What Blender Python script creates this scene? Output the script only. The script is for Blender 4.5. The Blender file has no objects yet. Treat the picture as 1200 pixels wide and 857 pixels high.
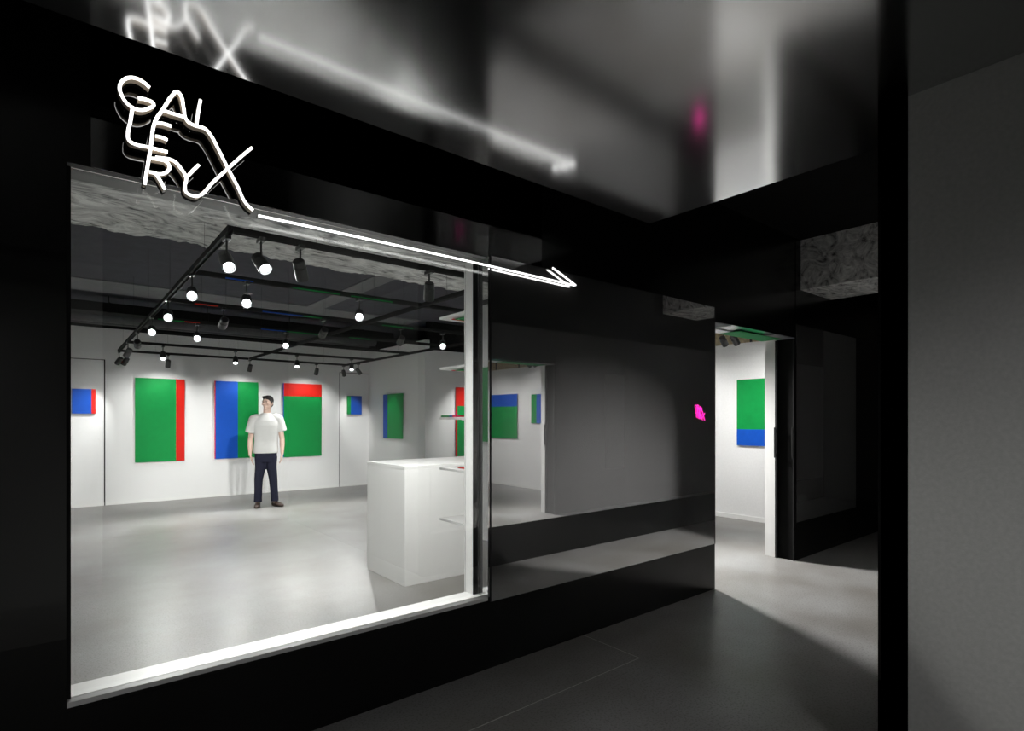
import bpy, bmesh, math, random
from mathutils import Vector, Matrix
random.seed(4)
C = bpy.context.scene
COL = C.collection
H = 1.45                       # eye height
YAW = math.atan2(0.632084, 0.775100)
# ------------------------------------------------------------------ camera, world, exposure
cd = bpy.data.cameras.new('camera'); cam = bpy.data.objects.new('camera', cd); COL.objects.link(cam)
cam.location = (0, 0, H); cam.rotation_euler = (math.pi/2, 0, -YAW)
cd.sensor_width = 36; cd.lens = 36*655/1200; cd.shift_y = 62.5/1200; cd.clip_start = 0.02
C.camera = cam
w = bpy.data.worlds.new('world'); C.world = w; w.use_nodes = True
w.node_tree.nodes['Background'].inputs[0].default_value = (0.9, 0.95, 1, 1)
w.node_tree.nodes['Background'].inputs[1].default_value = 0.0
C.view_settings.view_transform = 'Standard'; C.view_settings.look = 'None'
C.view_settings.gamma = 1; C.view_settings.exposure = 0.0; C.view_settings.use_curve_mapping = False
try:
    C.cycles.max_bounces = 12; C.cycles.glossy_bounces = 10; C.cycles.transparent_max_bounces = 12
except Exception: pass
K = 4.2                                            # common factor of all spotlight powers
P_WALL, P_WASH, P_DOWN = 11.0, 30.0, 26.0          # spotlight powers (W)
P_HALL = 5.0

# ------------------------------------------------------------------ projection helper (pixels of the photo -> places)
RU, RV, FU, FV = math.cos(YAW), -math.sin(YAW), math.sin(YAW), math.cos(YAW)
def ray(x, y):
    a = (x-600)/655
    return Vector((a*RU+FU, a*RV+FV, (491-y)/655))
def onv(x, y, v): r = ray(x, y); r = r*(v/r.y); return Vector((r.x, r.y, r.z+H))
def u_at(x, v): return onv(x, 491, v).x
def v_at(x, u): r = ray(x, 491); return r.y*u/r.x

# ------------------------------------------------------------------ materials
def N(nt, t, **kw):
    n = nt.nodes.new(t)
    for k, v in kw.items(): setattr(n, k, v)
    return n
def mat(name, col, rough=.5, metal=0, spec=.5, emit=None, es=0, noise=0, nscale=20, bump=0, bscale=60, coat=0):
    m = bpy.data.materials.new(name); m.use_nodes = True; nt = m.node_tree
    b = nt.nodes['Principled BSDF']
    b.inputs['Base Color'].default_value = (*col, 1); b.inputs['Roughness'].default_value = rough
    b.inputs['Metallic'].default_value = metal; b.inputs['Specular IOR Level'].default_value = spec
    b.inputs['Coat Weight'].default_value = coat
    if emit: b.inputs['Emission Color'].default_value = (*emit, 1); b.inputs['Emission Strength'].default_value = es
    if noise:
        tc = N(nt, 'ShaderNodeTexCoord'); no = N(nt, 'ShaderNodeTexNoise'); no.inputs['Scale'].default_value = nscale
        no.inputs['Detail'].default_value = 6
        r = N(nt, 'ShaderNodeValToRGB')
        r.color_ramp.elements[0].position = .3; r.color_ramp.elements[1].position = .7
        r.color_ramp.elements[0].color = (*[c*(1-noise) for c in col], 1)
        r.color_ramp.elements[1].color = (*[min(1, c*(1+noise)) for c in col], 1)
        nt.links.new(tc.outputs['Object'], no.inputs['Vector']); nt.links.new(no.outputs['Fac'], r.inputs[0])
        nt.links.new(r.outputs[0], b.inputs['Base Color'])
    if bump:
        tc = N(nt, 'ShaderNodeTexCoord'); no = N(nt, 'ShaderNodeTexNoise'); no.inputs['Scale'].default_value = bscale
        no.inputs['Detail'].default_value = 5
        bp = N(nt, 'ShaderNodeBump'); bp.inputs['Strength'].default_value = bump; bp.inputs['Distance'].default_value = .01
        nt.links.new(tc.outputs['Object'], no.inputs['Vector']); nt.links.new(no.outputs['Fac'], bp.inputs['Height'])
        nt.links.new(bp.outputs[0], b.inputs['Normal'])
    return m
M = {}
M['white'] = mat('white_plaster', (.78, .78, .78), .65, spec=.25, noise=.03, nscale=40, bump=.05, bscale=150)
M['white_lac'] = mat('white_lacquer', (.80, .80, .79), .35, noise=.01, nscale=5)
M['lining'] = mat('grey_lining_paint', (.33, .33, .33), .8, spec=.1, noise=.03)
M['grey_wall'] = mat('grey_plaster', (.46, .46, .45), .8, spec=.1, noise=.06, nscale=60, bump=.08, bscale=200)
M['black'] = mat('black_panel_paint', (.004, .004, .004), .22, spec=.35, noise=.2, nscale=3)
M['black_gloss'] = mat('black_back_painted_glass', (.16, .16, .16), .03, metal=1, noise=.02, nscale=2)
M['left_gloss'] = mat('black_polished_cladding', (.05, .05, .05), .08, metal=1, noise=.02, nscale=2)
M['black_matt'] = mat('black_matt_paint', (.006, .006, .006), .7, spec=.1, noise=.2, nscale=5)
M['jamb'] = mat('black_anodised_metal', (.008, .008, .008), .5, spec=.3, noise=.1, nscale=30)
M['mirror'] = mat('dark_mirror_glass', (.66, .66, .66), .0, metal=1, noise=.01, nscale=1)
def add_diffuse(m, col, f):
    nt = m.node_tree; b = nt.nodes['Principled BSDF']; d = N(nt, 'ShaderNodeBsdfDiffuse'); d.inputs[0].default_value = (*col, 1)
    a = N(nt, 'ShaderNodeAddShader'); nt.links.new(b.outputs[0], a.inputs[0]); nt.links.new(d.outputs[0], a.inputs[1])
    nt.links.new(a.outputs[0], nt.nodes['Material Output'].inputs[0])
add_diffuse(M['mirror'], (.045, .045, .045), 1)
M['mirror_opp'] = M['mirror'].copy(); M['mirror_opp'].name = 'hazy_mirror_glass'
M['mirror_opp'].node_tree.nodes['Diffuse BSDF'].inputs[0].default_value = (.12, .12, .12, 1)
M['ceil'] = mat('satin_black_stretch_ceiling', (.60, .605, .61), .135, metal=1, noise=.02, nscale=2)
M['gal_ceil'] = mat('gallery_dark_slab', (.08, .08, .095), .8, spec=.15, noise=.12, nscale=8)
M['duct'] = mat('dark_duct_metal', (.05, .05, .055), .5, metal=.2, noise=.2, nscale=6)
M['lightduct'] = mat('grey_slab_band', (.17, .17, .18), .7, noise=.12, nscale=6)
M['track'] = mat('black_track_aluminium', (.018, .018, .018), .75, spec=.2, noise=.1, nscale=20)
M['can'] = mat('black_lamp_metal', (.05, .05, .05), .3, metal=.5, noise=.05, nscale=30)
M['lens'] = mat('lamp_lens', (1, 1, 1), .3, emit=(.93, .97, 1), es=22, noise=.01)
M['lens_dim'] = mat('fill_light_lens', (1, 1, 1), .3, emit=(1, .98, .95), es=.8, noise=.01)  # lens of the added corridor fill lights
M['lens_far'] = mat('lamp_lens_turned_away', (1, 1, 1), .3, emit=(.93, .97, 1), es=5, noise=.01)
M['green'] = mat('green_paint', (.0, .25, .05), .6, spec=.2, noise=.06, nscale=12, bump=.1, bscale=300)
M['blue'] = mat('blue_paint', (.003, .075, .46), .6, spec=.2, noise=.06, nscale=12, bump=.1, bscale=300)
M['red'] = mat('red_paint', (.62, .010, .003), .6, spec=.2, noise=.06, nscale=12, bump=.1, bscale=300)
M['canvas'] = mat('canvas_edge', (.45, .45, .45), .8, noise=.05, nscale=80)
M['neon'] = mat('white_neon', (1, 1, 1), .3, emit=(1, .99, .97), es=2.2, noise=.001)
M['rail'] = mat('beige_sign_rail', (.72, .62, .50), .6, noise=.05, nscale=30)
M['pink'] = mat('pink_neon', (1, .1, .5), .3, emit=(1, .02, .42), es=1.6, noise=.001)
M['osb'] = mat('beige_wood_board', (.42, .34, .22), .7, noise=.3, nscale=25)
M['skin'] = mat('skin', (.62, .44, .36), .5, noise=.04, nscale=40)
M['hair'] = mat('dark_hair', (.012, .010, .009), .5, noise=.3, nscale=200, bump=.6, bscale=300)
M['shirt'] = mat('pale_grey_cotton', (.56, .56, .55), .85, spec=.1, noise=.03, nscale=30, bump=.3, bscale=18)
M['trousers'] = mat('navy_denim', (.018, .019, .034), .85, spec=.1, noise=.15, nscale=60, bump=.3, bscale=22)
M['shoe'] = mat('brown_leather', (.045, .028, .022), .45, noise=.2, nscale=60)
M['line'] = mat('shadow_gap', (.03, .03, .03), .9, noise=.1)
M['beltm'] = mat('black_leather', (.01, .01, .01), .4, noise=.1)

def make_concrete():
    m = bpy.data.materials.new('rough_chiselled_concrete'); m.use_nodes = True; nt = m.node_tree
    b = nt.nodes['Principled BSDF']; b.inputs['Roughness'].default_value = .9; b.inputs['Specular IOR Level'].default_value = .1
    tc = N(nt, 'ShaderNodeTexCoord'); mp = N(nt, 'ShaderNodeMapping'); mp.inputs['Scale'].default_value = (2.6, 5.5, 5.5)
    n1 = N(nt, 'ShaderNodeTexNoise'); n1.inputs['Scale'].default_value = 1.0; n1.inputs['Detail'].default_value = 9
    n1.inputs['Roughness'].default_value = .62; n1.inputs['Distortion'].default_value = 2.8
    r = N(nt, 'ShaderNodeValToRGB'); e = r.color_ramp.elements
    e[0].position = .33; e[0].color = (.13, .13, .13, 1); e[1].position = .62; e[1].color = (.93, .93, .91, 1)
    k = r.color_ramp.elements.new(.46); k.color = (.60, .60, .59, 1)
    bp = N(nt, 'ShaderNodeBump'); bp.inputs['Strength'].default_value = .9; bp.inputs['Distance'].default_value = .04
    nt.links.new(tc.outputs['Object'], mp.inputs[0]); nt.links.new(mp.outputs[0], n1.inputs['Vector'])
    nt.links.new(n1.outputs['Fac'], r.inputs[0]); nt.links.new(r.outputs[0], b.inputs['Base Color'])
    nt.links.new(n1.outputs['Fac'], bp.inputs['Height']); nt.links.new(bp.outputs[0], b.inputs['Normal'])
    return m
M['concrete'] = make_concrete()
def make_floor():
    m = bpy.data.materials.new('polished_grey_concrete_floor'); m.use_nodes = True; nt = m.node_tree
    b = nt.nodes['Principled BSDF']; b.inputs['Specular IOR Level'].default_value = .45
    tc = N(nt, 'ShaderNodeTexCoord')
    n1 = N(nt, 'ShaderNodeTexNoise'); n1.inputs['Scale'].default_value = .9; n1.inputs['Detail'].default_value = 8; n1.inputs['Roughness'].default_value = .6
    n2 = N(nt, 'ShaderNodeTexNoise'); n2.inputs['Scale'].default_value = 90; n2.inputs['Detail'].default_value = 3
    r1 = N(nt, 'ShaderNodeValToRGB'); e = r1.color_ramp.elements
    e[0].position = .36; e[0].color = (.20, .19, .175, 1); e[1].position = .66; e[1].color = (.31, .31, .308, 1)
    r2 = N(nt, 'ShaderNodeValToRGB'); e = r2.color_ramp.elements
    e[0].position = .32; e[0].color = (.62, .61, .60, 1); e[1].position = .5; e[1].color = (1, 1, 1, 1)
    e2 = r2.color_ramp.elements.new(.78); e2.color = (1.0, 1.0, 1.0, 1)
    mx = N(nt, 'ShaderNodeMixRGB', blend_type='MULTIPLY'); mx.inputs[0].default_value = 1
    rr = N(nt, 'ShaderNodeMapRange'); rr.inputs[3].default_value = .30; rr.inputs[4].default_value = .48
    for n in (n1, n2): nt.links.new(tc.outputs['Object'], n.inputs['Vector'])
    nt.links.new(n1.outputs['Fac'], r1.inputs[0]); nt.links.new(n2.outputs['Fac'], r2.inputs[0])
    nt.links.new(r1.outputs[0], mx.inputs[1]); nt.links.new(r2.outputs[0], mx.inputs[2])
    nt.links.new(mx.outputs[0], b.inputs['Base Color'])
    nt.links.new(n1.outputs['Fac'], rr.inputs[0]); nt.links.new(rr.outputs[0], b.inputs['Roughness'])
    return m
M['floor'] = make_floor()
M['seam'] = mat('floor_joint_filler', (.62, .62, .60), .7, noise=.1)
def make_glass():
    m = bpy.data.materials.new('clear_shop_glass'); m.use_nodes = True; nt = m.node_tree
    nt.nodes.remove(nt.nodes['Principled BSDF']); out = nt.nodes['Material Output']
    t = N(nt, 'ShaderNodeBsdfTransparent'); t.inputs[0].default_value = (.97, .98, .975, 1)
    g = N(nt, 'ShaderNodeBsdfGlossy'); g.inputs['Roughness'].default_value = 0
    f = N(nt, 'ShaderNodeFresnel'); f.inputs[0].default_value = 1.5
    a = N(nt, 'ShaderNodeMath', operation='MULTIPLY_ADD'); a.inputs[1].default_value = 1.2; a.inputs[2].default_value = .03
    mx = N(nt, 'ShaderNodeMixShader')
    nt.links.new(f.outputs[0], a.inputs[0]); nt.links.new(a.outputs[0], mx.inputs[0])
    nt.links.new(t.outputs[0], mx.inputs[1]); nt.links.new(g.outputs[0], mx.inputs[2]); nt.links.new(mx.outputs[0], out.inputs[0])
    return m
M['glass'] = make_glass()

# ------------------------------------------------------------------ mesh helpers
def bx(bm, x0, x1, y0, y1, z0, z1, bev=0, mi=0):
    g = bmesh.ops.create_cube(bm, size=1)
    for v in g['verts']:
        v.co = Vector(((x0+x1)/2+v.co.x*(x1-x0), (y0+y1)/2+v.co.y*(y1-y0), (z0+z1)/2+v.co.z*(z1-z0)))
    fs = set(f for v in g['verts'] for f in v.link_faces)
    for f in fs: f.material_index = mi
    if bev:
        es = list(set(e for v in g['verts'] for e in v.link_edges))
        bmesh.ops.bevel(bm, geom=es, offset=bev, segments=2, affect='EDGES', profile=.6)
    return bm
def cyl(bm, a, b, r, r2=None, seg=16, cap=True):
    a = Vector(a); b = Vector(b); d = b-a; L = d.length
    mt = Matrix.Translation((a+b)/2) @ d.to_track_quat('Z', 'Y').to_matrix().to_4x4()
    bmesh.ops.create_cone(bm, cap_ends=cap, segments=seg, radius1=r, radius2=r if r2 is None else r2, depth=L, matrix=mt)
def ell(bm, c, r, rot=None, seg=20):
    mt = Matrix.Translation(c)
    if rot: mt = mt @ rot.to_4x4()
    mt = mt @ Matrix.Diagonal((*r, 1))
    bmesh.ops.create_uvsphere(bm, u_segments=seg, v_segments=seg//2+2, radius=1, matrix=mt)
def obj(name, bm, mats, parent=None, smooth=False, loc=None):
    me = bpy.data.meshes.new(name); bm.to_mesh(me); bm.free()
    for m in (mats if isinstance(mats, (list, tuple)) else [mats]): me.materials.append(M[m] if isinstance(m, str) else m)
    if smooth:
        for p in me.polygons: p.use_smooth = True
    o = bpy.data.objects.new(name, me); COL.objects.link(o)
    if parent: o.parent = parent
    if loc: o.location = loc
    return o
def box(name, m, *a, parent=None, bev=0): return obj(name, bx(bmesh.new(), *a, bev=bev), m, parent)
def struct(name, m, *a, bev=0): o = box(name, m, *a, bev=bev); o['kind'] = 'structure'; return o
def boxes(name, m, lst, parent=None):
    bm = bmesh.new()
    for a in lst: bx(bm, *a)
    return obj(name, bm, m, parent)
def tag(o, label, cat, group=None):
    o['label'] = label; o['category'] = cat
    if group: o['group'] = group
    return o
def thing(name, label, cat, loc=(0, 0, 0), group=None):
    o = bpy.data.objects.new(name, None); COL.objects.link(o); o.location = loc; o.empty_display_size = .1
    return tag(o, label, cat, group)

# ------------------------------------------------------------------ the setting
F, FI = 2.60, 2.89            # outer and inner face of the shop front
UL, UR = 0.03, 1.94           # window opening
DL, DR = 4.355, 5.85          # door opening
CZ = 2.72; GZ = 3.30; UE = 2.99; VE = 2.252; TOP = 2.39; PL = .385
LW, BWV, RW = -.10, 11.55, 7.65
struct('floor', 'floor', -6, 12.2, -3, 12, -.1, 0)
# shop front: one black shell with the openings left free
s = boxes('wall_front', 'black', [
    (-6, UL, F, FI, 0, 3.3), (UL, UR, F, 2.77, 0, .395), (UL, UR, F, FI, TOP+.02, 3.3),
    (UR+.04, DL, F+.012, FI, 0, 3.3), (UR, DL, F, F+.012, TOP+.012, 3.3), (UR+.012, UR+.04, F+.012, 2.70, 0, 3.3), (DL, DR, F, FI, 2.28, 3.3),
    (DR+.02, 7.48, F+.012, FI, 0, 3.3), (DR, 7.48, F, F+.012, TOP+.03, 3.3), (7.48, 12.2, F, FI, 0, 3.3),
    (DR+.004, DR+.02, F+.0, F+.19, 0, 3.3)])
s['kind'] = 'structure'
s = boxes('trim_1', 'black', [(UR, DL-.004, F-.001, F+.012, 0, PL), (DR+.004, 7.48, F-.001, F+.012, 0, PL), (UL, UR, F-.001, F+.001, 0, .38)]); s['kind'] = 'structure'
# gloss cladding above the window, behind the sign
struct('trim_2', 'black_gloss', .10, UR, F-.003, F-.0005, TOP-.004, 3.29)
struct('trim_15', 'left_gloss', UR, 2.36, F-.003, F-.0005, TOP+.012, 3.29)
struct('trim_3', 'left_gloss', -6, UL-.002, F-.003, F-.0005, .65, 2.05)
# mirror-dark glass panels
def panel(name, u0, u1, z0, z1, v0, v1, m='mirror'):
    p = struct(name, m, u0, u1, v0, v1, z0, z1)
    e = boxes('edge_strip', 'jamb', [(u0-.006, u0, v0-.002, v1, z0, z1), (u1, u1+.006, v0-.002, v1, z0, z1)], p)
    return p
panel('window_2', UR+.022, DL-.008, PL, TOP+.01, F-.002, F+.010)
panel('window_3', DR+.03, 7.47, PL, TOP+.03, F-.002, F+.010)
struct('trim_4', 'mirror', UR-.001, UR+.012, F-.002, F+.095, .415, TOP)      # glass return of the window reveal
struct('trim_5', 'jamb', UR+.012, UR+.016, F-.004, F+.01, PL, TOP)
# window 1: white lined opening with a clear pane
s = boxes('trim_6', 'white_lac', [(UL, UR, F, 2.77, .395, .414), (UL-.02, UL, F+.06, 2.77, .395, TOP+.02),
                                  (1.903, UR+.04, 2.70, 2.775, .414, TOP)]); s['kind'] = 'structure'
struct('trim_16', 'concrete', UL-.02, UR+.04, 2.776, FI+.01, TOP-.005, 3.29)
struct('trim_17', 'black', UL, UR, F-.0004, F+.005, TOP-.004, TOP+.03)
struct('trim_13', 'lining', UL, UR, F+.006, 2.775, TOP-.005, TOP+.02)
s = boxes('wall_panel_inner', 'white', [(-.1, UL-.02, FI-.12, FI+.01, 0, 3.3), (UL-.02, UR+.04, 2.77, FI-.12+.01, 0, .405),
                              (UR+.04, DL, FI, FI+.01, 0, 3.3), (DL, DR, FI, FI+.01, 2.28, 3.3), (DR, RW, FI, FI+.01, 0, 3.3)])
s.name = 'wall_front_inside'; s['kind'] = 'structure'
wf = boxes('window_1', 'jamb', [(UL, UL+.012, 2.635, 2.66, .414, TOP-.005), (1.903, UR-.002, 2.696, 2.70, .414, TOP-.005)]); wf['kind'] = 'structure'
box('glass_pane', 'glass', UL+.01, UR-.002, 2.642, 2.650, .414, TOP-.006, parent=wf)
# gallery shell
s = boxes('wall_back', 'white', [(LW, 5.44, BWV, BWV+.15, 0, 2.97)]); s['kind'] = 'structure'
struct('wall_left', 'white', LW-.15, LW, FI, BWV+.15, 0, 3.3)
struct('wall_right', 'white', RW, RW+.15, FI, 9.2, 0, 2.54)
s = boxes('wall_wing', 'white', [(5.34, 5.44, 9.12, BWV, 0, 2.93), (5.44, RW+.15, 9.12, 9.22, 0, 2.75)]); s['kind'] = 'structure'
s = boxes('wall_upper_dark', 'black_matt', [(LW, 7.8, BWV+.15, BWV+.2, 2.6, 3.3), (LW, 5.44, BWV, BWV+.15, 2.97, 3.3), (5.46, 7.8, 9.22, 9.3, 2.5, 3.3), (7.95, 8.0, 2.9, 9.3, 0, 3.3)]); s['kind'] = 'structure'
struct('ceiling_gallery', 'gal_ceil', -.3, 8.0, FI-.1, 11.8, 3.3, 3.4)
struct('ceiling', 'ceil', -6, UE, -3, VE, CZ, CZ+.01)
s = boxes('ceiling_edge', 'black_matt', [(-6, UE, -3, VE, CZ+.01, CZ+.06), (-6, 12.2, -3, F+.3, 3.3, 3.4)]); s['kind'] = 'structure'
# concrete beams
def rough_beam(name, u0, u1, v0, v1, z0, z1, n, k, rag=True):
    from mathutils import noise as nz
    bm = bmesh.new(); G = []
    for i in range(n+1):
        row = []
        for j in range(k+1):
            u = u0+(u1-u0)*i/n; v = v0+(v1-v0)*j/k
            q = Vector((u*3.5, v*6, 1.7)); dz = .022*nz.fractal(q, 1.0, 2.0, 4)
            if rag and j == k: v += .07*nz.fractal(Vector((u*7, 3.3, 0)), .8, 2.1, 4)
            row.append(bm.verts.new((u, v, z0+dz)))
        G.append(row)
    for i in range(n):
        for j in range(k): bm.faces.new((G[i][j], G[i][j+1], G[i+1][j+1], G[i+1][j]))
    def skirt(line):
        top = [bm.verts.new((p.co.x, p.co.y, z1)) for p in line]
        for a in range(len(line)-1): bm.faces.new((line[a], line[a+1], top[a+1], top[a]))
    skirt([g[0] for g in G]); skirt([g[k] for g in G]); skirt(G[0]); skirt(G[-1])
    bmesh.ops.recalc_face_normals(bm, faces=bm.faces)
    o = obj(name, bm, 'concrete'); o['kind'] = 'structure'; return o
rough_beam('trim_beam_window', -.1, 7.6, FI+.01, 4.86, 2.785, 3.3, 420, 40)
struct('trim_beam_corridor', 'concrete', 5.98, 6.74, .9, F-.001, 2.785, 3.3)
# shallow bands under the dark slab
s = boxes('trim_band', 'lightduct', [(-.1, 5.3, 9.2, 10.05, 3.285, 3.3), (3.18, 3.46, 4.9, 9.2, 3.285, 3.3)]); s['kind'] = 'structure'
# head of the door: soffit with green section
s = boxes('trim_7', 'white_lac', [(DL, DR, F+.19, FI+.02, 2.272, 2.28), (DR-.004, DR, F+.19, FI+.02, 0, 2.28)]); s['kind'] = 'structure'
s = boxes('trim_8', 'green', [(4.95, 5.78, F+.1, FI+.02, 2.268, 2.272)]); s['kind'] = 'structure'
s = boxes('trim_9', 'lightduct', [(DL, 4.62, F, F+.19, 2.272, 2.28), (5.42, DR, F, F+.19, 2.272, 2.28)]); s['kind'] = 'structure'
# beige boarded strip above the right wall
s = boxes('trim_10', 'osb', [(RW+.02, RW+.1, FI, 9.1, 2.54, 2.79)]); s['kind'] = 'structure'
s = boxes('trim_11', 'line', [(RW+.005, RW+.02, v, v+.03, 2.54, 2.79) for v in (3.2, 4.0, 4.8, 5.6, 6.4, 7.2, 8.0)]); s['kind'] = 'structure'
s = boxes('trim_14', 'black_matt', [(DR, DR+.004, F, F+.19, 0, 2.28)]); s['kind'] = 'structure'
# baseboards
s = boxes('baseboard_right', 'white_lac', [(RW-.014, RW, FI, 9.12, 0, .065)]); s['kind'] = 'structure'
s = boxes('baseboard_back', 'white_lac', [(LW, .622, BWV-.006, BWV, 0, .05), (.64, 4.67, BWV-.006, BWV, 0, .05), (4.69, 5.34, BWV-.006, BWV, 0, .05)]); s['kind'] = 'structure'
s = boxes('baseboard_left', 'white_lac', [(LW, LW+.012, FI, BWV, 0, .065)]); s['kind'] = 'structure'
# flush doors in the back wall: shadow gaps
s = boxes('door_1', 'line', [(.618, .636, BWV-.004, BWV, 0, 2.44), (LW, .636, BWV-.004, BWV, 2.43, 2.442)]); s['kind'] = 'structure'
s = boxes('door_2', 'line', [(4.672, 4.684, BWV-.004, BWV, 0, 2.44), (4.672, 5.34, BWV-.004, BWV, 2.43, 2.442)]); s['kind'] = 'structure'
# opposite shop front and grey wall on the right
OP = .825; UO = 2.60
s = boxes('wall_opposite', 'black', [(UO+.002, 12.2, .722, OP-.012, 0, 3.3), (UO+.002, 12.2, .722, OP, 0, PL), (UO+.002, 12.2, .722, OP, 2.4, 3.3), (UO+.002, UO+.07, .722, OP, 0, 3.3)])
s['kind'] = 'structure'
panel('window_4', UO+.08, 11.0, PL, 2.4, OP-.011, OP+.001, 'mirror_opp')
struct('wall_right_grey', 'grey_wall', UO, UO+.1, -3, .72, 0, CZ)
struct('wall_corridor_end', 'grey_wall', 11.0, 11.1, .8, 2.6, 0, 3.3)
struct('wall_behind', 'grey_wall', -6, .30, -.65, -.47, 0, CZ)
struct('wall_far_left', 'black', -6.1, -6, -3, 2.9, 0, CZ)
struct('wall_rear', 'black_matt', -6, 3.0, -3.1, -3, 0, CZ)
# joints in the corridor floor
s = boxes('trim_12', 'seam', [(.2, 2.74, 2.135, 2.139, 0, .0006), (2.736, 2.740, 2.137, 2.6, 0, .0006)]); s['kind'] = 'structure'

# ------------------------------------------------------------------ sliding door at the right jamb
t = thing('sliding_door', 'black framed sliding glass door pushed open at the right side of the entrance', 'door', (DR, F+.1, 0))
box('stile', 'jamb', -.035, -.001, .065, .088, .0, 2.262, parent=t)
box('stile', 'jamb', -.02, -.001, -.098, -.086, .0, 2.262, parent=t)
def handle(y0, y1, d):
    bm = bmesh.new(); bx(bm, d-.028, d-.012, y0, y1, 1.045, 1.36, bev=.003); bx(bm, d-.014, d, y0, y1, 1.07, 1.09); bx(bm, d-.014, d, y0, y1, 1.315, 1.335)
    return obj('pull_handle', bm, 'track', t)
handle(.068, .086, -.035); handle(-.099, -.087, -.02)

# ------------------------------------------------------------------ reception counter
t = thing('reception_counter', 'large white block-shaped reception counter standing on the gallery floor', 'counter', (2.33, 4.32, 0))
box('body', 'white_lac', 0, 1.75, 0, .75, 0.0, 1.01, parent=t, bev=.002)
box('worktop', 'white_lac', -.001, 1.751, -.001, .751, 1.011, 1.04, parent=t, bev=.002)

# ------------------------------------------------------------------ wall shelf unit and booklets
desc = ['topmost', 'second from top', 'middle', 'second from bottom', 'lowest']
SZ = [2.128, 1.792, 1.461, 1.125, .789]
for i, z in enumerate(SZ):
    t = thing('wall_shelf', 'thin white wall shelf beside the window post, %s of five' % desc[i], 'shelf', (1.985, FI+.01, z), 'thin white shelves beside the window')
    box('board', 'white_lac', 0, .9, 0, .30, -.016, 0, parent=t, bev=.0015)
    for x in (.12, .78): obj('bracket', bx(bx(bmesh.new(), x-.01, x+.01, 0, .006, -.10, -.016), x-.01, x+.01, 0, .2, -.022, -.016), 'white_lac', t)
    if i < 2:
        box('underside_print', 'green', .045, .85, .0, .18, -.0265, -.0225, parent=t)['label'] = 'green print under the board'
        box('underside_print', 'red', .03, .85, .18, .20, -.0265, -.0225, parent=t)['label'] = 'red edge under the board'
def booklet(z, x0, x1, y0, y1, m, label, h=.006):
    t = thing('booklet', label, 'booklet', (x0, y0, z), 'booklets lying on the white shelves')
    box('cover', m, 0, x1-x0, 0, y1-y0, 0, h, parent=t); box('pages', 'white', .003, x1-x0+.001, .003, y1-y0-.003, .0015, h-.0015, parent=t)
booklet(SZ[2], 1.99, 2.3, 3.09, 3.19, 'green', 'flat green booklet at the far end of the middle white shelf', .012)
booklet(SZ[2], 1.99, 2.3, 3.055, 3.085, 'blue', 'narrow blue booklet between the green and red ones on the middle shelf', .012)
booklet(SZ[2], 1.99, 2.3, 3.015, 3.05, 'red', 'narrow red booklet next to the blue one on the middle shelf', .012)
booklet(SZ[3], 2.05, 2.4, 2.91, 3.08, 'red', 'red sheet standing in for a reflection on the second shelf from the bottom', .005)  # red reflection on this board, laid in as a flat coloured sheet

# ------------------------------------------------------------------ paintings
def painting(label, axis, plane, a0, a1, z0, z1, pieces, depth=.04):
    """axis 'u': hangs on a wall facing -v; 'v': on a wall facing -u; 'L': on the left wall facing +u.  pieces: (fa0, fa1, fz0, fz1, colour)"""
    ca = (a0+a1)/2
    loc = {'u': (ca, plane, z0), 'v': (plane, ca, z0), 'L': (plane, ca, z0)}[axis]
    t = thing('painting', label, 'painting', loc, 'striped colour-field paintings in the gallery')
    w, h = a1-a0, z1-z0
    def put(name, m, f0, f1, g0, g1, d0, d1):
        a, b = -w/2+f0*w, -w/2+f1*w
        if axis == 'u': return box(name, m, a, b, -d1, -d0, g0*h, g1*h, parent=t)
        if axis == 'v': return box(name, m, -d1, -d0, a, b, g0*h, g1*h, parent=t)
        return box(name, m, d0, d1, a, b, g0*h, g1*h, parent=t)
    put('stretcher_frame', 'canvas', .01, .99, .008, .992, .0, depth-.012)
    for f0, f1, g0, g1, m in pieces: put('colour_field', m, f0, f1, g0, g1, depth-.012, depth)
    return t
painting('small blue painting with a red right edge on the back wall by the left door', 'u', BWV, .195, .506, 1.535, 1.94, [(0, .82, 0, 1, 'blue'), (.82, 1, 0, 1, 'red')])
painting('large green painting with a red stripe down its right side', 'u', BWV, 1.048, 1.791, .70, 2.157, [(0, .82, 0, 1, 'green'), (.82, 1, 0, 1, 'red')])
painting('large painting, left half blue and right half green, left of the man', 'u', BWV, 2.276, 3.037, .705, 2.155, [(0, .018, 0, 1, 'red'), (.018, .52, 0, 1, 'blue'), (.52, 1, 0, 1, 'green')])
painting('large green painting with a red band on top, right of the man', 'u', BWV, 3.503, 4.277, .683, 2.163, [(0, .018, 0, 1, 'blue'), (.018, 1, 0, .825, 'green'), (.018, 1, .825, 1, 'red')])
painting('small blue painting with a narrow green left stripe on the right back door', 'u', BWV, 4.831, 5.161, 1.543, 1.945, [(0, .25, 0, 1, 'green'), (.25, 1, 0, 1, 'blue')])
painting('green painting with a blue left stripe on the side wall beside the counter', 'v', 5.34, 9.914, 10.766, 1.05, 1.955, [(0, .77, 0, 1, 'green'), (.77, 1, 0, 1, 'blue')])
painting('red over green painting half hidden behind the window post', 'u', 9.12, 6.004, 6.75, .72, 2.064, [(0, .04, 0, 1, 'red'), (.04, 1, 0, .73, 'green'), (.04, 1, .73, 1, 'red')])
painting('green over blue painting seen through the open entrance', 'v', RW, 3.35, 4.2, 1.07, 2.012, [(0, 1, 0, .245, 'blue'), (0, 1, .245, 1, 'green')])
painting('blue and green painting seen reflected at the right end of the doorway mirror image', 'v', RW, 4.80, 5.16, 1.36, 1.955, [(0, .55, 0, 1, 'blue'), (.55, 1, 0, 1, 'green')])
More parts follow.
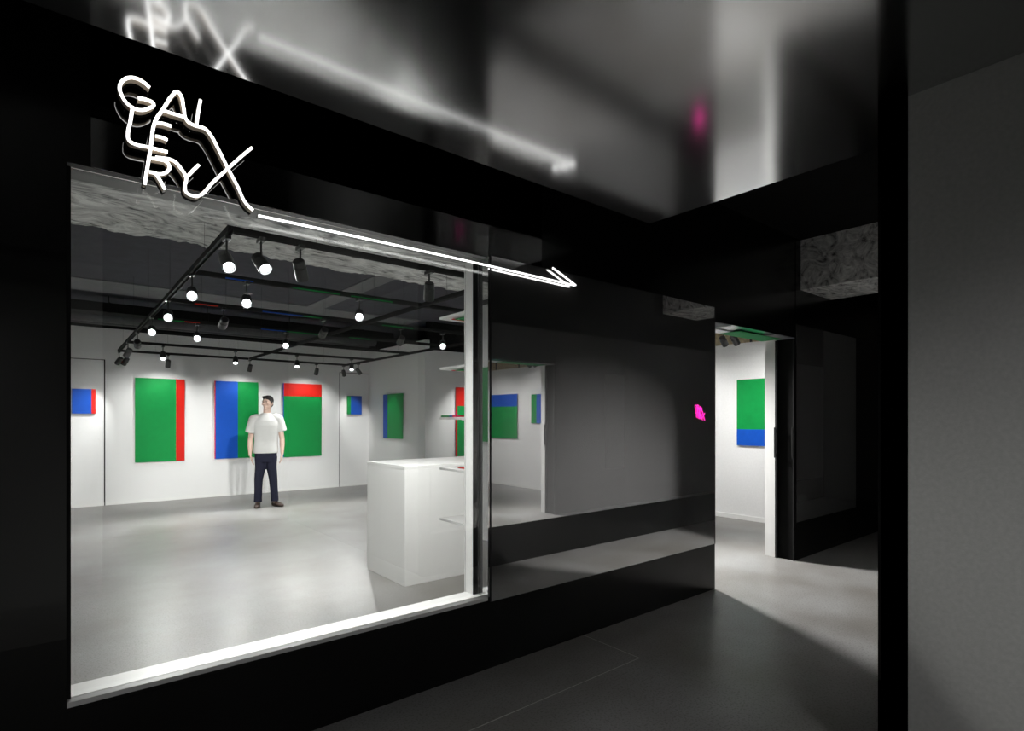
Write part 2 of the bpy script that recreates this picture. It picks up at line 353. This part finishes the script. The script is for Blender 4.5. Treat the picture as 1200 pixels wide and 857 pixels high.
painting('blue over green painting seen reflected beside the window post', 'v', RW, 5.62, 6.6, 1.03, 1.985, [(0, 1, 0, .72, 'green'), (0, 1, .72, 1, 'blue')])
painting('tall green painting on the left wall, seen mirrored in the window reveal', 'L', LW, 4.9, 6.0, 1.18, 2.06, [(0, 1, 0, 1, 'green')])

# ------------------------------------------------------------------ tracks
TZ = 2.52
TU = [.775, 2.72, 4.55]; TV = [3.51, 4.70, 5.93, 7.1, 8.27, 9.57, 10.87]
tnames = ['nearest the window', 'second from the window', 'third from the window', 'fourth from the window', 'fifth from the window', 'next to last before the back wall', 'closest to the back wall']
def track(label, u0, u1, v0, v1, marks=()):
    t = thing('lighting_track', label, 'lighting track', ((u0+u1)/2, (v0+v1)/2, TZ), 'black lighting tracks hung in a grid')
    cu, cv = (u0+u1)/2, (v0+v1)/2
    a, b, c, d = u0-cu, u1-cu, v0-cv, v1-cv
    lu = (b-a) > (d-c)
    bm = bmesh.new()
    if lu: bx(bm, a, b, -.018, -.012, -.0, .036); bx(bm, a, b, .012, .018, -.0, .036); bx(bm, a, b, -.018, .018, .030, .036); bx(bm, a, b, -.006, .006, .012, .03)
    else: bx(bm, -.018, -.012, c, d, -.0, .036); bx(bm, .012, .018, c, d, -.0, .036); bx(bm, -.018, .018, c, d, .030, .036); bx(bm, -.006, .006, c, d, .012, .03)
    obj('rail', bm, 'track', t)
    n = max(2, int((b-a if lu else d-c)/1.8)+1)
    for i in range(n):
        f = (i+.5)/n
        p = (a+(b-a)*f, 0) if lu else (0, c+(d-c)*f)
        bm = bmesh.new(); cyl(bm, (p[0], p[1], .036), (p[0], p[1], .264 if v0 < 4.8 and v1 < 4.8 else .77), .001, seg=6); obj('suspension_wire', bm, 'track', t)
    for s0, s1, m in marks:
        if lu: box('colour_band', m, s0-cu, s1-cu, -.0195, -.018, .0, .011, parent=t)
        else: boxes('colour_band', m, [(.018, .0195, s0-cv, s1-cv, .004, .032)], t)
    return t
seg_l = [(4.95, 5.55, 'red'), (5.55, 8.6, 'green')]
seg_m = [(4.2, 4.7, 'canvas'), (4.7, 5.1, 'green'), (5.1, 5.3, 'blue'), (5.3, 6.2, 'canvas'), (6.2, 6.6, 'green'), (6.6, 7.6, 'red')]
track('long black lighting track along the left side of the grid', TU[0]-.018, TU[0]+.018, TV[0]-.018, TV[-1]+.018, seg_l)
track('long black lighting track down the middle of the grid', TU[1]-.018, TU[1]+.018, TV[0]+.02, TV[-1]-.02)
track('long black lighting track along the right side of the grid', TU[2]-.018, TU[2]+.018, TV[0]-.02, TV[-1]+.02)
bands = {1: [(1.0, 1.2, 'blue'), (1.5, 1.9, 'green'), (2.0, 2.4, 'green')], 2: [(1.0, 1.2, 'red'), (1.6, 2.0, 'blue'), (2.0, 2.2, 'green'), (2.9, 3.3, 'green')],
         3: [(.85, 1.1, 'green'), (1.1, 1.25, 'red'), (1.9, 2.2, 'blue'), (2.2, 2.6, 'green'), (3.0, 3.3, 'green')]}
for i, v in enumerate(TV):
    track('left half of the cross lighting track %s' % tnames[i], TU[0]+.02, TU[1]-.02, v-.018, v+.018, [b for b in bands.get(i, ()) if b[1] < 2.68])
    track('right half of the cross lighting track %s' % tnames[i], TU[1]+.02, TU[2]-.02, v-.018, v+.018, [b for b in bands.get(i, ()) if b[0] > 2.74])

# ------------------------------------------------------------------ spotlights on the tracks
def build_spot():
    """head pivots 0.13 below the track; built pointing along +X"""
    t = thing('track_spotlight', 'x', 'spotlight')
    bm = bmesh.new(); bx(bm, -.045, .045, -.016, .016, -.022, 0, bev=.002); obj('adapter', bm, 'can', t)
    bm = bmesh.new(); cyl(bm, (0, 0, -.02), (0, 0, -.115), .006, seg=10); cyl(bm, (0, 0, -.105), (0, 0, -.125), .012, seg=12); obj('stem', bm, 'can', t)
    bm = bmesh.new()
    seg = 24; prof = [(-.062, .0), (-.062, .030), (-.055, .036), (-.02, .037), (-.019, .034), (-.015, .034), (-.014, .039), (.068, .039), (.068, .036), (.052, .034)]
    rings = [[bm.verts.new((x, r*math.cos(2*math.pi*k/seg), r*math.sin(2*math.pi*k/seg))) for k in range(seg)] for x, r in prof[1:]]
    bm.faces.new(rings[0])
    for a, b in zip(rings, rings[1:]):
        for k in range(seg): bm.faces.new((a[k], a[(k+1) % seg], b[(k+1) % seg], b[k]))
    bmesh.ops.recalc_face_normals(bm, faces=bm.faces)
    head = obj('lamp_head', bm, 'can', t); head.location = (0, 0, -.145)
    bm = bmesh.new(); ell(bm, (.050, 0, 0), (.016, .029, .029)); 
    for f in bm.faces: f.smooth = True
    lens = obj('lens', bm, 'lens', head)
    return t
proto = build_spot()
lens_far = bpy.data.meshes.new_from_object([c for c in proto.children_recursive if c.name.startswith('lens')][0]); lens_far.materials.clear(); lens_far.materials.append(M['lens_far'])
first = [True]
def spotlight(u, v, target, label, power, cone=60, blend=.5, facing=True, alongv=False, lit=True, soft=.03):
    if first[0]: t = proto; first[0] = False
    else:
        t = proto.copy(); COL.objects.link(t)
        for c in proto.children:
            if c.type != 'MESH': continue
            d = c.copy(); COL.objects.link(d); d.parent = t
            for g in c.children:
                e = g.copy(); COL.objects.link(e); e.parent = d
    t.location = (u, v, TZ); t['label'] = label; t['group'] = 'black spotlights on the ceiling tracks'
    if alongv: t.rotation_euler = (0, 0, math.pi/2)
    head = [c for c in t.children if c.name.startswith('lamp_head')][0]
    lens = head.children[0]
    if not facing: lens.data = lens_far
    p = Vector((u, v, TZ-.145)); d = (Vector(target)-p).normalized()
    q = d.to_track_quat('X', 'Z')
    head.rotation_euler = (t.rotation_euler.to_matrix().inverted() @ q.to_matrix()).to_euler()
    if lit:
        L = bpy.data.lights.new('spot', 'SPOT'); L.energy = power*K; L.spot_size = math.radians(cone); L.spot_blend = blend; L.shadow_soft_size = soft
        L.color = (1, .985, .96)
        lo = bpy.data.objects.new('spotlight_beam', L); COL.objects.link(lo); lo.parent = t
        lo.location = t.rotation_euler.to_matrix().inverted() @ (p+d*.085-t.location)
        lo.rotation_euler = (t.rotation_euler.to_matrix().inverted() @ d.to_track_quat('-Z', 'Y').to_matrix()).to_euler()
U = u_at
cz = 1.6
# --- lamps that look towards the viewer (bright lenses)
def towards(u, v, dz=-.5): d = Vector((0-u, 0-v, 0)); d.normalize(); return (u+d.x*1.2, v+d.y*1.2, TZ-.145+1.2*dz)
L0 = TU[0]; dn = P_DOWN
near = [
 (L0, 3.60, 'lit spotlight hanging at the near left corner of the track grid', .8),
 (L0, v_at(225, L0), 'second lit spotlight from the window on the left track', .12),
 (L0, v_at(197, L0), 'third lit spotlight from the window on the left track', .2),
 (L0, v_at(178, L0), 'fourth lit spotlight from the window on the left track', .35),
]
for u, v, lb, k in near: spotlight(u, v, (u+.1, v-1.2, TZ-1.35) if v < 4 else towards(u, v, -.55), lb, dn*k, 82 if v < 4 else 95, .7 if v < 4 else .8, alongv=True)
cross = [
 (0, 306, 'brightest lit spotlight on the track nearest the window', 1.3),
 (1, 289, 'lit spotlight on the second cross track, left of the middle', .15),
 (1, 421, 'lit spotlight on the second cross track, right of the middle', .15),
 (2, 519, 'lit spotlight near the window post on the third cross track', .3),
 (3, 231, 'lit spotlight on the fourth cross track, left part', .32),
 (3, 335, 'lit spotlight on the fourth cross track, near the middle track', .32),
 (5, 191, 'glowing spotlight at the left of the next to last cross track', 1.9),
 (5, 276, 'glowing spotlight above the split blue and green painting', 1.9),
 (5, 348, 'glowing spotlight above the red topped painting', 1.9),
 (5, 412, 'glowing spotlight near the far right corner of the grid', 1.9)]
for i, px, lb, k in cross:
    v = TV[i]; u = min(max(U(px, v), TU[0]+.06), TU[2]-.06)
    spotlight(u, v, (u+.35, v-1.2, TZ-1.35) if i == 0 else towards(u, v, -.6 if i < 5 else -1.5), lb, dn*k, 82 if i == 0 else 95 if i < 5 else 105, .7 if i == 0 else .9)
# --- lamps turned away or sideways
def away(i, px, tgt, lb, p=P_WALL, cone=50): 
    v = TV[i]; u = min(max(U(px, v), TU[0]+.06), TU[2]-.06); spotlight(u, v, tgt, lb, p, cone, .7, facing=False)
away(0, 352, (2.2, 5.0, .5), 'dark spotlight pointing down and away on the nearest track, above the man', 22, 50)
away(0, 503, (2.6, 4.5, .7), 'dark spotlight on the nearest track close to the window post', 42, 75)
away(2, 262, (1.3, 11.3, .0), 'small dark spotlight on the third cross track, left part', 125, 42)
away(2, 379, (2.7, 11.3, .0), 'dark spotlight on the third cross track, middle', 125, 42)
away(2, 470, (4.3, 11.3, .0), 'dark spotlight on the third cross track, right part', 125, 42)
# --- back wall washers
away(6, 147, (.35, BWV, 1.35), 'double dark spotlight at the far left corner, right one', 9, 42)
spotlight(L0, 10.82, (.30, BWV, 1.55), 'double dark spotlight at the far left corner, left one', 9, 42, .7, facing=False, alongv=True)
spotlight(L0, v_at(161, L0), (1.2, BWV, 1.0), 'dark spotlight on the left track, second from its far end', P_WASH, 60, .9, facing=False, alongv=True)
spotlight(L0, v_at(150, L0), (.0, BWV-1.3, .6), 'dark spotlight on the left track, closest to the far corner', 12, 60, .9, facing=False, alongv=True)
away(6, 197, (1.42, BWV, 1.15), 'dark spotlight above the green painting with the red stripe', 8.5, 125)
away(6, 293, (2.66, BWV, 1.15), 'dark spotlight above the half blue half green painting', 8.5, 125)
away(6, 371, (3.9, BWV, 1.15), 'dark spotlight above the green painting with the red band', 8.5, 125)
away(6, 407, (4.98, BWV, 1.45), 'dark spotlight at the far right corner, left one', 9, 42)
spotlight(TU[2], 10.3, (5.34, 10.34, 1.45), 'dark spotlight at the far right corner, right one', 6, 42, .7, facing=False, alongv=True)
# --- lamps over the right-hand room
spots_r = [(3.555, (RW, 3.78, 1.3), 'pale spotlight seen through the top of the entrance, left one'),
           (3.415, (RW, 3.3, 1.0), 'pale spotlight seen through the top of the entrance, right one'),
           (5.0, (RW, 5.0, 1.3), 'spotlight over the entrance room aimed at the small painting'),
           (6.1, (RW, 6.1, 1.2), 'spotlight over the entrance room aimed at the blue over green painting'),
           (8.1, (6.4, 9.12, 1.0), 'spotlight over the entrance room aimed at the red over green painting')]
def side_track(u, v0, v1, label):
    t = thing('lighting_track', label, 'lighting track', (u, (v0+v1)/2, TZ), 'black lighting tracks hung in a grid')
    L = (v1-v0)/2; obj('rail', bx(bmesh.new(), -.018, .018, -L, L, 0, .036), 'track', t)
    for y in (-L*.8, 0, L*.8): bm = bmesh.new(); cyl(bm, (0, y, .036), (0, y, .265), .001, seg=6); obj('suspension_wire', bm, 'track', t)
side_track(6.14, 3.2, 8.3, 'black lighting track over the room behind the entrance')
side_track(5.25, 3.6, 6.4, 'short black lighting track just inside the entrance, hidden behind the dark panel')
for v, tg, lb in spots_r: spotlight(6.14, v, tg, lb, 18, 90, .9, facing=False, alongv=True)
spotlight(5.25, 4.5, (4.95, 1.7, 0), 'spotlight inside the entrance aimed out at the corridor floor, nearer one', 125, 80, .9, facing=False, alongv=True, soft=.12)
spotlight(5.25, 5.0, (5.1, 2.4, 0), 'spotlight inside the entrance aimed out at the corridor floor, farther one', 85, 80, .9, facing=False, alongv=True, soft=.12)
spotlight(6.14, 6.9, (6.2, 6.6, 0), 'spotlight at the back of the entrance room aimed down', 30, 120, .9, facing=False, alongv=True)

# ------------------------------------------------------------------ ducts and pipes under the dark ceiling
def duct(label, u0, u1, v, z, r, m='duct', rect=None):
    t = thing('ventilation_duct' if r > .05 else 'ceiling_pipe', label, 'duct' if r > .05 else 'pipe', ((u0+u1)/2, v, z)); L = (u1-u0)/2
    bm = bmesh.new()
    if rect: bx(bm, -L, L, -rect[0], rect[0], -rect[1], rect[1], bev=.004)
    else: cyl(bm, (-L, 0, 0), (L, 0, 0), r, seg=24)
    o = obj('casing', bm, m, t)
    n = max(1, int(2*L/1.2))
    for i in range(n):
        x = -L+(i+.5)*2*L/n
        bm = bmesh.new()
        if rect: bx(bm, x-.012, x+.012, -rect[0]-.008, rect[0]+.008, -rect[1]-.008, rect[1]+.008)
        else: cyl(bm, (x-.01, 0, 0), (x+.01, 0, 0), r+.006, seg=24)
        bx(bm, x-.004, x+.004, -.004, .004, r if not rect else rect[1], GZ-z-.001)
        obj('hanger_ring', bm, m, t)
duct('wide black rectangular duct in front of the back wall, nearest of the row', -.05, 5.25, 10.35, 3.10, .2, m='black_matt', rect=(.16, .07))
duct('black round duct high before the back wall', -.05, 5.25, 11.06, 3.10, .11)
duct('narrow black duct close to the top of the back wall', -.05, 5.25, 11.34, 3.06, .07)

# ------------------------------------------------------------------ neon sign
STROKES = {
 'letter_g': [[(175.3,102.4),(169,96.8),(160.6,92.2),(151.5,91),(143.6,95),(140.2,103),(142.4,111),(148,120),(156.4,126.6),(164.8,129),(174,127),(180,121.6),(171.8,116.8),(162,115)]],
 'letter_l': [[(155,128.3),(152.9,141.6),(149.9,158.4),(151,164),(155.7,167.8),(174.6,172.6),(196.3,178)]],
 'letter_a': [[(169.5,216),(173,195),(176.7,172.4),(181.6,143),(191.4,127.6),(202.6,111),(207.5,107.6),(211.5,111),(215.2,126),(219,141),(228,147),(239.7,150.5),(246,157),(256,175),(267.2,197.4),(278.4,218.4),(288,238),(296.6,246.5)],
              [(191.4,129.5),(204,133.5),(215.5,137)]],
 'letter_i': [[(235,117),(232.4,131),(230.4,146)]],
 'letter_e': [[(183.7,144),(192,145),(201,148)], [(182.3,159.5),(189,161),(196.3,164)]],
 'letter_r': [[(178,185.5),(187,187),(194,189),(198.5,195),(196,201),(188,204),(175.5,201.5)], [(183,204),(188,212),(193.3,222)]],
 'letter_y': [[(182.5,184.5),(192,185.4),(203.8,188.6),(211,196),(218.2,208.6),(216.8,218.4),(218.4,225.4),(225,229.2),(233,229.4),(249,214.2),(267.2,197.4),(281,185),(295.2,173)],
              [(218.2,208.6),(225,201),(232.9,193.2)]],
 'arrow': [[(302.7,252.8),(400,273.6),(539,304),(673,334.5)], [(647.5,314),(661,324),(674.5,334.5)]],
}
SV = 2.525; SA = 2.572
def curve_mesh(pts, r, res=8):
    cu = bpy.data.curves.new('c', 'CURVE'); cu.dimensions = '3D'; cu.bevel_depth = r; cu.bevel_resolution = 4; cu.use_fill_caps = True; cu.resolution_u = res
    sp = cu.splines.new('BEZIER'); sp.bezier_points.add(len(pts)-1)
    for b, p in zip(sp.bezier_points, pts): b.co = p; b.handle_left_type = b.handle_right_type = 'AUTO'
    o = bpy.data.objects.new('c', cu); COL.objects.link(o)
    dg = bpy.context.evaluated_depsgraph_get(); me = bpy.data.meshes.new_from_object(o.evaluated_get(dg))
    bpy.data.objects.remove(o); bpy.data.curves.remove(cu)
    for p in me.polygons: p.use_smooth = True
    return me
def add_mesh(name, me, m, parent):
    me.name = name; me.materials.clear(); me.materials.append(M[m]); o = bpy.data.objects.new(name, me); COL.objects.link(o); o.parent = parent; return o
def catmull(P, k=6):
    out = []
    for i in range(len(P)-1):
        a, b, c, d = P[max(i-1, 0)], P[i], P[i+1], P[min(i+2, len(P)-1)]
        for q in range(k):
            t_ = q/k
            out.append(.5*((2*b)+(c-a)*t_+(2*a-5*b+4*c-d)*t_*t_+(3*b-a-3*c+d)*t_**3))
    return out+[P[-1]]
def ribbon(P, y0, y1, hw):
    """upright strip following the stroke, standing between the tube and the wall"""
    bm = bmesh.new(); R = []
    for i, p in enumerate(P):
        tg = (P[min(i+1, len(P)-1)]-P[max(i-1, 0)]); tg.y = 0; tg.normalize(); n = Vector((-tg.z, 0, tg.x))
        R.append([bm.verts.new(p+n*a*hw+Vector((0, y, 0))) for a, y in ((-1, y0), (1, y0), (1, y1), (-1, y1))])
    for a, b in zip(R, R[1:]):
        for k in range(4): bm.faces.new((a[k], a[(k+1) % 4], b[(k+1) % 4], b[k]))
    bm.faces.new(R[0][::-1]); bm.faces.new(R[-1]); bmesh.ops.recalc_face_normals(bm, faces=bm.faces)
    return bm
o0 = onv(300, 250, SV)
sign = thing('neon_sign', 'white neon sign reading GALLERY X with a long arrow, above the shop window', 'sign', tuple(o0))
for name, strokes in STROKES.items():
    first_part = None; ar = name == 'arrow'; V = SA if ar else SV
    for s in strokes:
        pts = [onv(x, y, V)-o0 for x, y in s]
        if len(pts) == 2: pts.insert(1, (pts[0]+pts[1])/2)
        tube = add_mesh('neon_tube' if first_part else name, curve_mesh(pts, .0057), 'neon', first_part or sign)
        if first_part is None: first_part = tube
        if ar:
            bm = bmesh.new(); 
            for p in (pts[0], pts[len(pts)//2], pts[-1]): cyl(bm, p, p+Vector((0, .026, 0)), .003, seg=8)
            obj('standoff', bm, 'can', first_part)
        else:
            sm = catmull(pts)
            obj('channel_side', ribbon(sm, .005, .036, .0045), 'rail', first_part)['label'] = 'beige side of the letter channel'
            obj('channel_back', ribbon(sm, .0365, .054, .007), 'black_matt', first_part)['label'] = 'black back of the letter channel'
            bm = bmesh.new()
            for p in (pts[0], pts[len(pts)//2], pts[-1]): cyl(bm, p+Vector((0, .05, 0)), p+Vector((0, F-V-.003, 0)), .003, seg=8)
            obj('standoff', bm, 'can', first_part)
# small pink version on the dark glass panel
c0 = Vector((4.122, F-.012, 1.50))
lo = thing('window_logo', 'tiny pink glowing copy of the sign lettering on the dark glass panel by the entrance', 'sign', tuple(c0))
ps = [p for k, ss in STROKES.items() if k != 'arrow' for s in ss for p in s]
x0, x1 = min(p[0] for p in ps), max(p[0] for p in ps); y0, y1 = min(p[1] for p in ps), max(p[1] for p in ps)
for name, strokes in STROKES.items():
    if name == 'arrow': continue
    fp = None
    for s in strokes:
        pts = [Vector((((x-x0)/(x1-x0)-.5)*.115, 0, (.5-(y-y0)/(y1-y0))*.125)) for x, y in s]
        o = add_mesh(name if fp is None else 'neon_tube', curve_mesh(pts, .0034, 3), 'pink', fp or lo); fp = fp or o

# ------------------------------------------------------------------ the visitor
def remesh(bm, vox, smooth=4):
    me = bpy.data.meshes.new('tmp'); bm.to_mesh(me); bm.free(); o = bpy.data.objects.new('tmp', me); COL.objects.link(o)
    r = o.modifiers.new('r', 'REMESH'); r.mode = 'VOXEL'; r.voxel_size = vox
    s = o.modifiers.new('s', 'SMOOTH'); s.factor = .5; s.iterations = smooth
    dg = bpy.context.evaluated_depsgraph_get(); out = bpy.data.meshes.new_from_object(o.evaluated_get(dg))
    bpy.data.objects.remove(o); bpy.data.meshes.remove(me)
    for p in out.polygons: p.use_smooth = True
    return out
def limb(bm, pts):
    for (a, ra), (b, rb) in zip(pts, pts[1:]): cyl(bm, a, b, ra, rb, seg=18)
    for p, r in pts: ell(bm, Vector(p), (r, r, r), seg=16)
def px(x, y, d=0): return Vector(((x-312)*.01408, d, (595-y)*.01408))
def ring_loft(bm, rings, seg=28):
    """rings: (centre, rx, ry)"""
    R = [[bm.verts.new((c[0]+rx*math.copysign(abs(math.cos(a))**.85, math.cos(a)), c[1]+ry*math.copysign(abs(math.sin(a))**.85, math.sin(a)), c[2])) for a in [2*math.pi*k/seg for k in range(seg)]] for c, rx, ry in rings]
    for a, b in zip(R, R[1:]):
        for k in range(seg): bm.faces.new((a[k], a[(k+1) % seg], b[(k+1) % seg], b[k]))
    bm.faces.new(R[0][::-1]); bm.faces.new(R[-1])
bm = bmesh.new()
hc = Vector((.02, -.005, 1.715)); HR = Matrix.Rotation(math.radians(-28), 3, 'Z')
def hp(x, y, z): return hc+HR @ Vector((x, y, z))
ell(bm, hp(0, .012, .015), (.074, .092, .098), HR); ell(bm, hp(0, -.012, -.045), (.058, .070, .072), HR); ell(bm, hp(0, -.045, -.088), (.030, .032, .024), HR)
cyl(bm, hp(0, -.084, .012), hp(0, -.108, -.030), .007, .012, seg=10); ell(bm, hp(0, -.104, -.032), (.015, .013, .010), HR)      # nose
ell(bm, hp(0, -.082, .022), (.050, .016, .010), HR)                                                             # brow
ell(bm, hp(0, -.083, -.058), (.023, .012, .006), HR); ell(bm, hp(0, -.081, -.067), (.020, .012, .007), HR)      # lips
for sgn in (-1, 1):
    ell(bm, hp(.075*sgn, .015, -.010), (.009, .018, .030), HR); ell(bm, hp(.045*sgn, -.060, -.025), (.022, .020, .022), HR)
    ell(bm, hp(.030*sgn, -.078, .004), (.012, .010, .008), HR)
limb(bm, [((.0, .02, 1.45), .062), ((.008, .012, 1.54), .056), ((.015, .010, 1.64), .057)])
# torso core and arms
ring_loft(bm, [((0, .01, .90), .13, .09), ((0, .01, 1.1), .13, .09), ((0, .01, 1.35), .15, .09), ((0, .015, 1.47), .12, .07), ((0, .015, 1.50), .07, .06)])
sides = {-1: dict(sh=px(299, 492), el=px(295, 518, .02), wr=px(295, 534, -.01), hd=px(297, 540, -.03)),
          1: dict(sh=px(325, 491), el=px(329.3, 516, .02), wr=px(329.2, 533, -.01), hd=px(328, 539, -.03))}
for sg, j in sides.items():
    limb(bm, [(j['sh'], .050), (j['sh'].lerp(j['el'], .5), .046), (j['el'], .039), (j['el'].lerp(j['wr'], .35), .040), (j['wr'], .025)])
    w_, h_ = j['wr'], j['hd']; dn_ = (h_-w_).normalized()
    palm = w_+dn_*.05
    q = Vector((0, 0, -1)).rotation_difference(dn_).to_matrix()
    ell(bm, palm, (.018, .040, .052), q)
    for k in range(4):
        base = w_+dn_*.088+Vector((0, -.030+.020*k, -.004*abs(k-1.2)))
        ln = [.066, .074, .070, .056][k]
        cx_ = -sg*.012
        limb(bm, [(base, .0095), (base+Vector((cx_*.5, 0, -ln*.5)), .0090), (base+Vector((cx_*2, .004, -ln)), .0078)])
    tb = w_+dn_*.030+Vector((0, -.030, 0))
    limb(bm, [(tb, .013), (tb+Vector((-sg*.006, -.022, -.030)), .011), (tb+Vector((-sg*.012, -.026, -.062)), .009)])
# shins/ankles inside the trousers
limb(bm, [(px(303.5, 560), .05), (px(303, 588), .04)]); limb(bm, [(px(320.5, 560), .05), (px(321, 588), .04)])
limb(bm, [(px(303.5, 560), .05), ((-.07, .01, .92), .07)]); limb(bm, [(px(320.5, 560), .05), ((.07, .01, .92), .07)])
me = remesh(bm, .0055, 3); me.materials.append(M['skin'])
TH = -math.atan2(.267, .964)
person = bpy.data.objects.new('person', me); COL.objects.link(person); person.location = (2.686, 9.71, 0); person.rotation_euler = (0, 0, TH)
tag(person, 'man in a pale t-shirt and navy trousers standing before the back wall, head turned', 'person')
# eyes
for sgn in (-1, 1):
    bm = bmesh.new(); ell(bm, hp(.030*sgn, -.083, .003), (.0085, .006, .0055), HR, 12); o = obj('eye', bm, 'hair', person, True)
# hair: cap over the skull, short fringe to one side, sideburns
bm = bmesh.new()
ell(bm, hp(0, .024, .036), (.083, .095, .090), HR)
ell(bm, hp(.028, -.045, .085), (.050, .040, .028), HR); ell(bm, hp(-.028, -.04, .088), (.042, .038, .024), HR)
ell(bm, hp(0, .062, -.018), (.066, .045, .062), HR)
for sg in (-1, 1): ell(bm, hp(.073*sg, -.006, .012), (.010, .018, .036), HR)
me = remesh(bm, .007, 2)
add_mesh('hair', me, 'hair', person)
# eyebrows
for sg in (-1, 1):
    bm = bmesh.new(); ell(bm, hp(.030*sg, -.096, .023), (.018, .005, .0035), HR, 12); obj('eyebrow', bm, 'hair', person, True)
# t-shirt
bm = bmesh.new()
ring_loft(bm, [((-.005, .0, .885), .190, .125), ((-.005, .0, .95), .188, .126), ((-.003, .0, 1.08), .180, .120), ((0, 0, 1.22), .188, .124), ((0, 0, 1.34), .200, .126),
               ((0, .005, 1.42), .198, .118), ((0, .010, 1.475), .160, .098), ((0, .015, 1.515), .105, .080), ((.0, .015, 1.545), .074, .070)])
for sg, j in sides.items():
    e = j['sh'].lerp(j['el'], .62)+Vector((sg*.022, 0, 0))
    limb(bm, [(j['sh']+Vector((-sg*.04, 0, .008)), .072), (j['sh']+Vector((sg*.006, 0, -.01)), .074)])
    cyl(bm, j['sh']+Vector((sg*.006, 0, -.01)), e, .076, .079, seg=24)
me = remesh(bm, .008, 3); add_mesh('t_shirt', me, 'shirt', person)
# trousers
bm = bmesh.new()
ring_loft(bm, [((-.005, .0, .74), .165, .105), ((-.005, 0, .80), .172, .112), ((-.005, 0, .90), .168, .110)])
for cx, kx, hx, sg in ((-.085, -.115, -.125, -1), (.078, .105, .128, 1)):
    ring_loft(bm, [((hx, .015, .085), .064, .078), ((hx, .012, .13), .060, .073), ((hx*.5+kx*.5, .008, .30), .060, .072), ((kx, -.002, .46), .066, .076), ((cx, .0, .66), .082, .092), ((cx, .0, .82), .092, .100)])
me = remesh(bm, .008, 3); add_mesh('trousers', me, 'trousers', person)
# shoes
for hx, ang in ((-.128, -5), (.135, 35)):
    R = Matrix.Rotation(math.radians(ang), 3, 'Z'); c = Vector((hx, .03, 0))
    bm = bmesh.new()
    for y, rx, rz in ((.02, .040, .050), (-.04, .043, .046), (-.10, .047, .038), (-.155, .042, .030)): ell(bm, c+R @ Vector((0, y, rz*.85)), (rx, .055, rz), R)
    limb(bm, [(c+R @ Vector((0, .01, .05)), .038), (c+R @ Vector((0, .01, .11)), .040)])
    for v in bm.verts: v.co.z = max(v.co.z, .004)
    sh = add_mesh('shoe', remesh(bm, .006, 2), 'shoe', person)
    bm = bmesh.new()
    sp = [(.05*math.cos(a)*(1 if math.sin(a) < .3 else .85), .125*math.sin(a)) for a in [2*math.pi*k/28 for k in range(28)]]
    lo_, hi_ = [], []
    for x, y in sp:
        p = c+R @ Vector((x, y-.07, 0)); lo_.append(bm.verts.new((p.x, p.y, .001))); hi_.append(bm.verts.new((p.x, p.y, .018)))
    bm.faces.new(lo_[::-1]); bm.faces.new(hi_)
    for k in range(28): bm.faces.new((lo_[k], lo_[(k+1) % 28], hi_[(k+1) % 28], hi_[k]))
    obj('sole', bm, 'beltm', sh)

# ------------------------------------------------------------------ corridor fill: two unseen lamps added to brighten the corridor
def fill_light(u, v, p, label):
    t = thing('corridor_fill_light', label, 'fill light', (u, v, CZ))
    bm = bmesh.new(); cyl(bm, (0, 0, -.008), (0, 0, -.001), .055, .055, seg=24); obj('trim_ring', bm, 'track', t)
    bm = bmesh.new(); cyl(bm, (0, 0, -.011), (0, 0, -.008), .035, seg=24); obj('lens', bm, 'lens_dim', t)
    L = bpy.data.lights.new('corridor', 'SPOT'); L.energy = p; L.spot_size = 2.6; L.spot_blend = 1; L.shadow_soft_size = .05
    o = bpy.data.objects.new('fill_beam', L); COL.objects.link(o); o.parent = t; o.location = (0, 0, -.03)
fill_light(1.5, -.75, P_HALL*10, 'added unseen fill light at the corridor ceiling near the grey wall')
fill_light(-1.2, .1, P_HALL*10, 'added unseen fill light at the corridor ceiling left of the viewer')
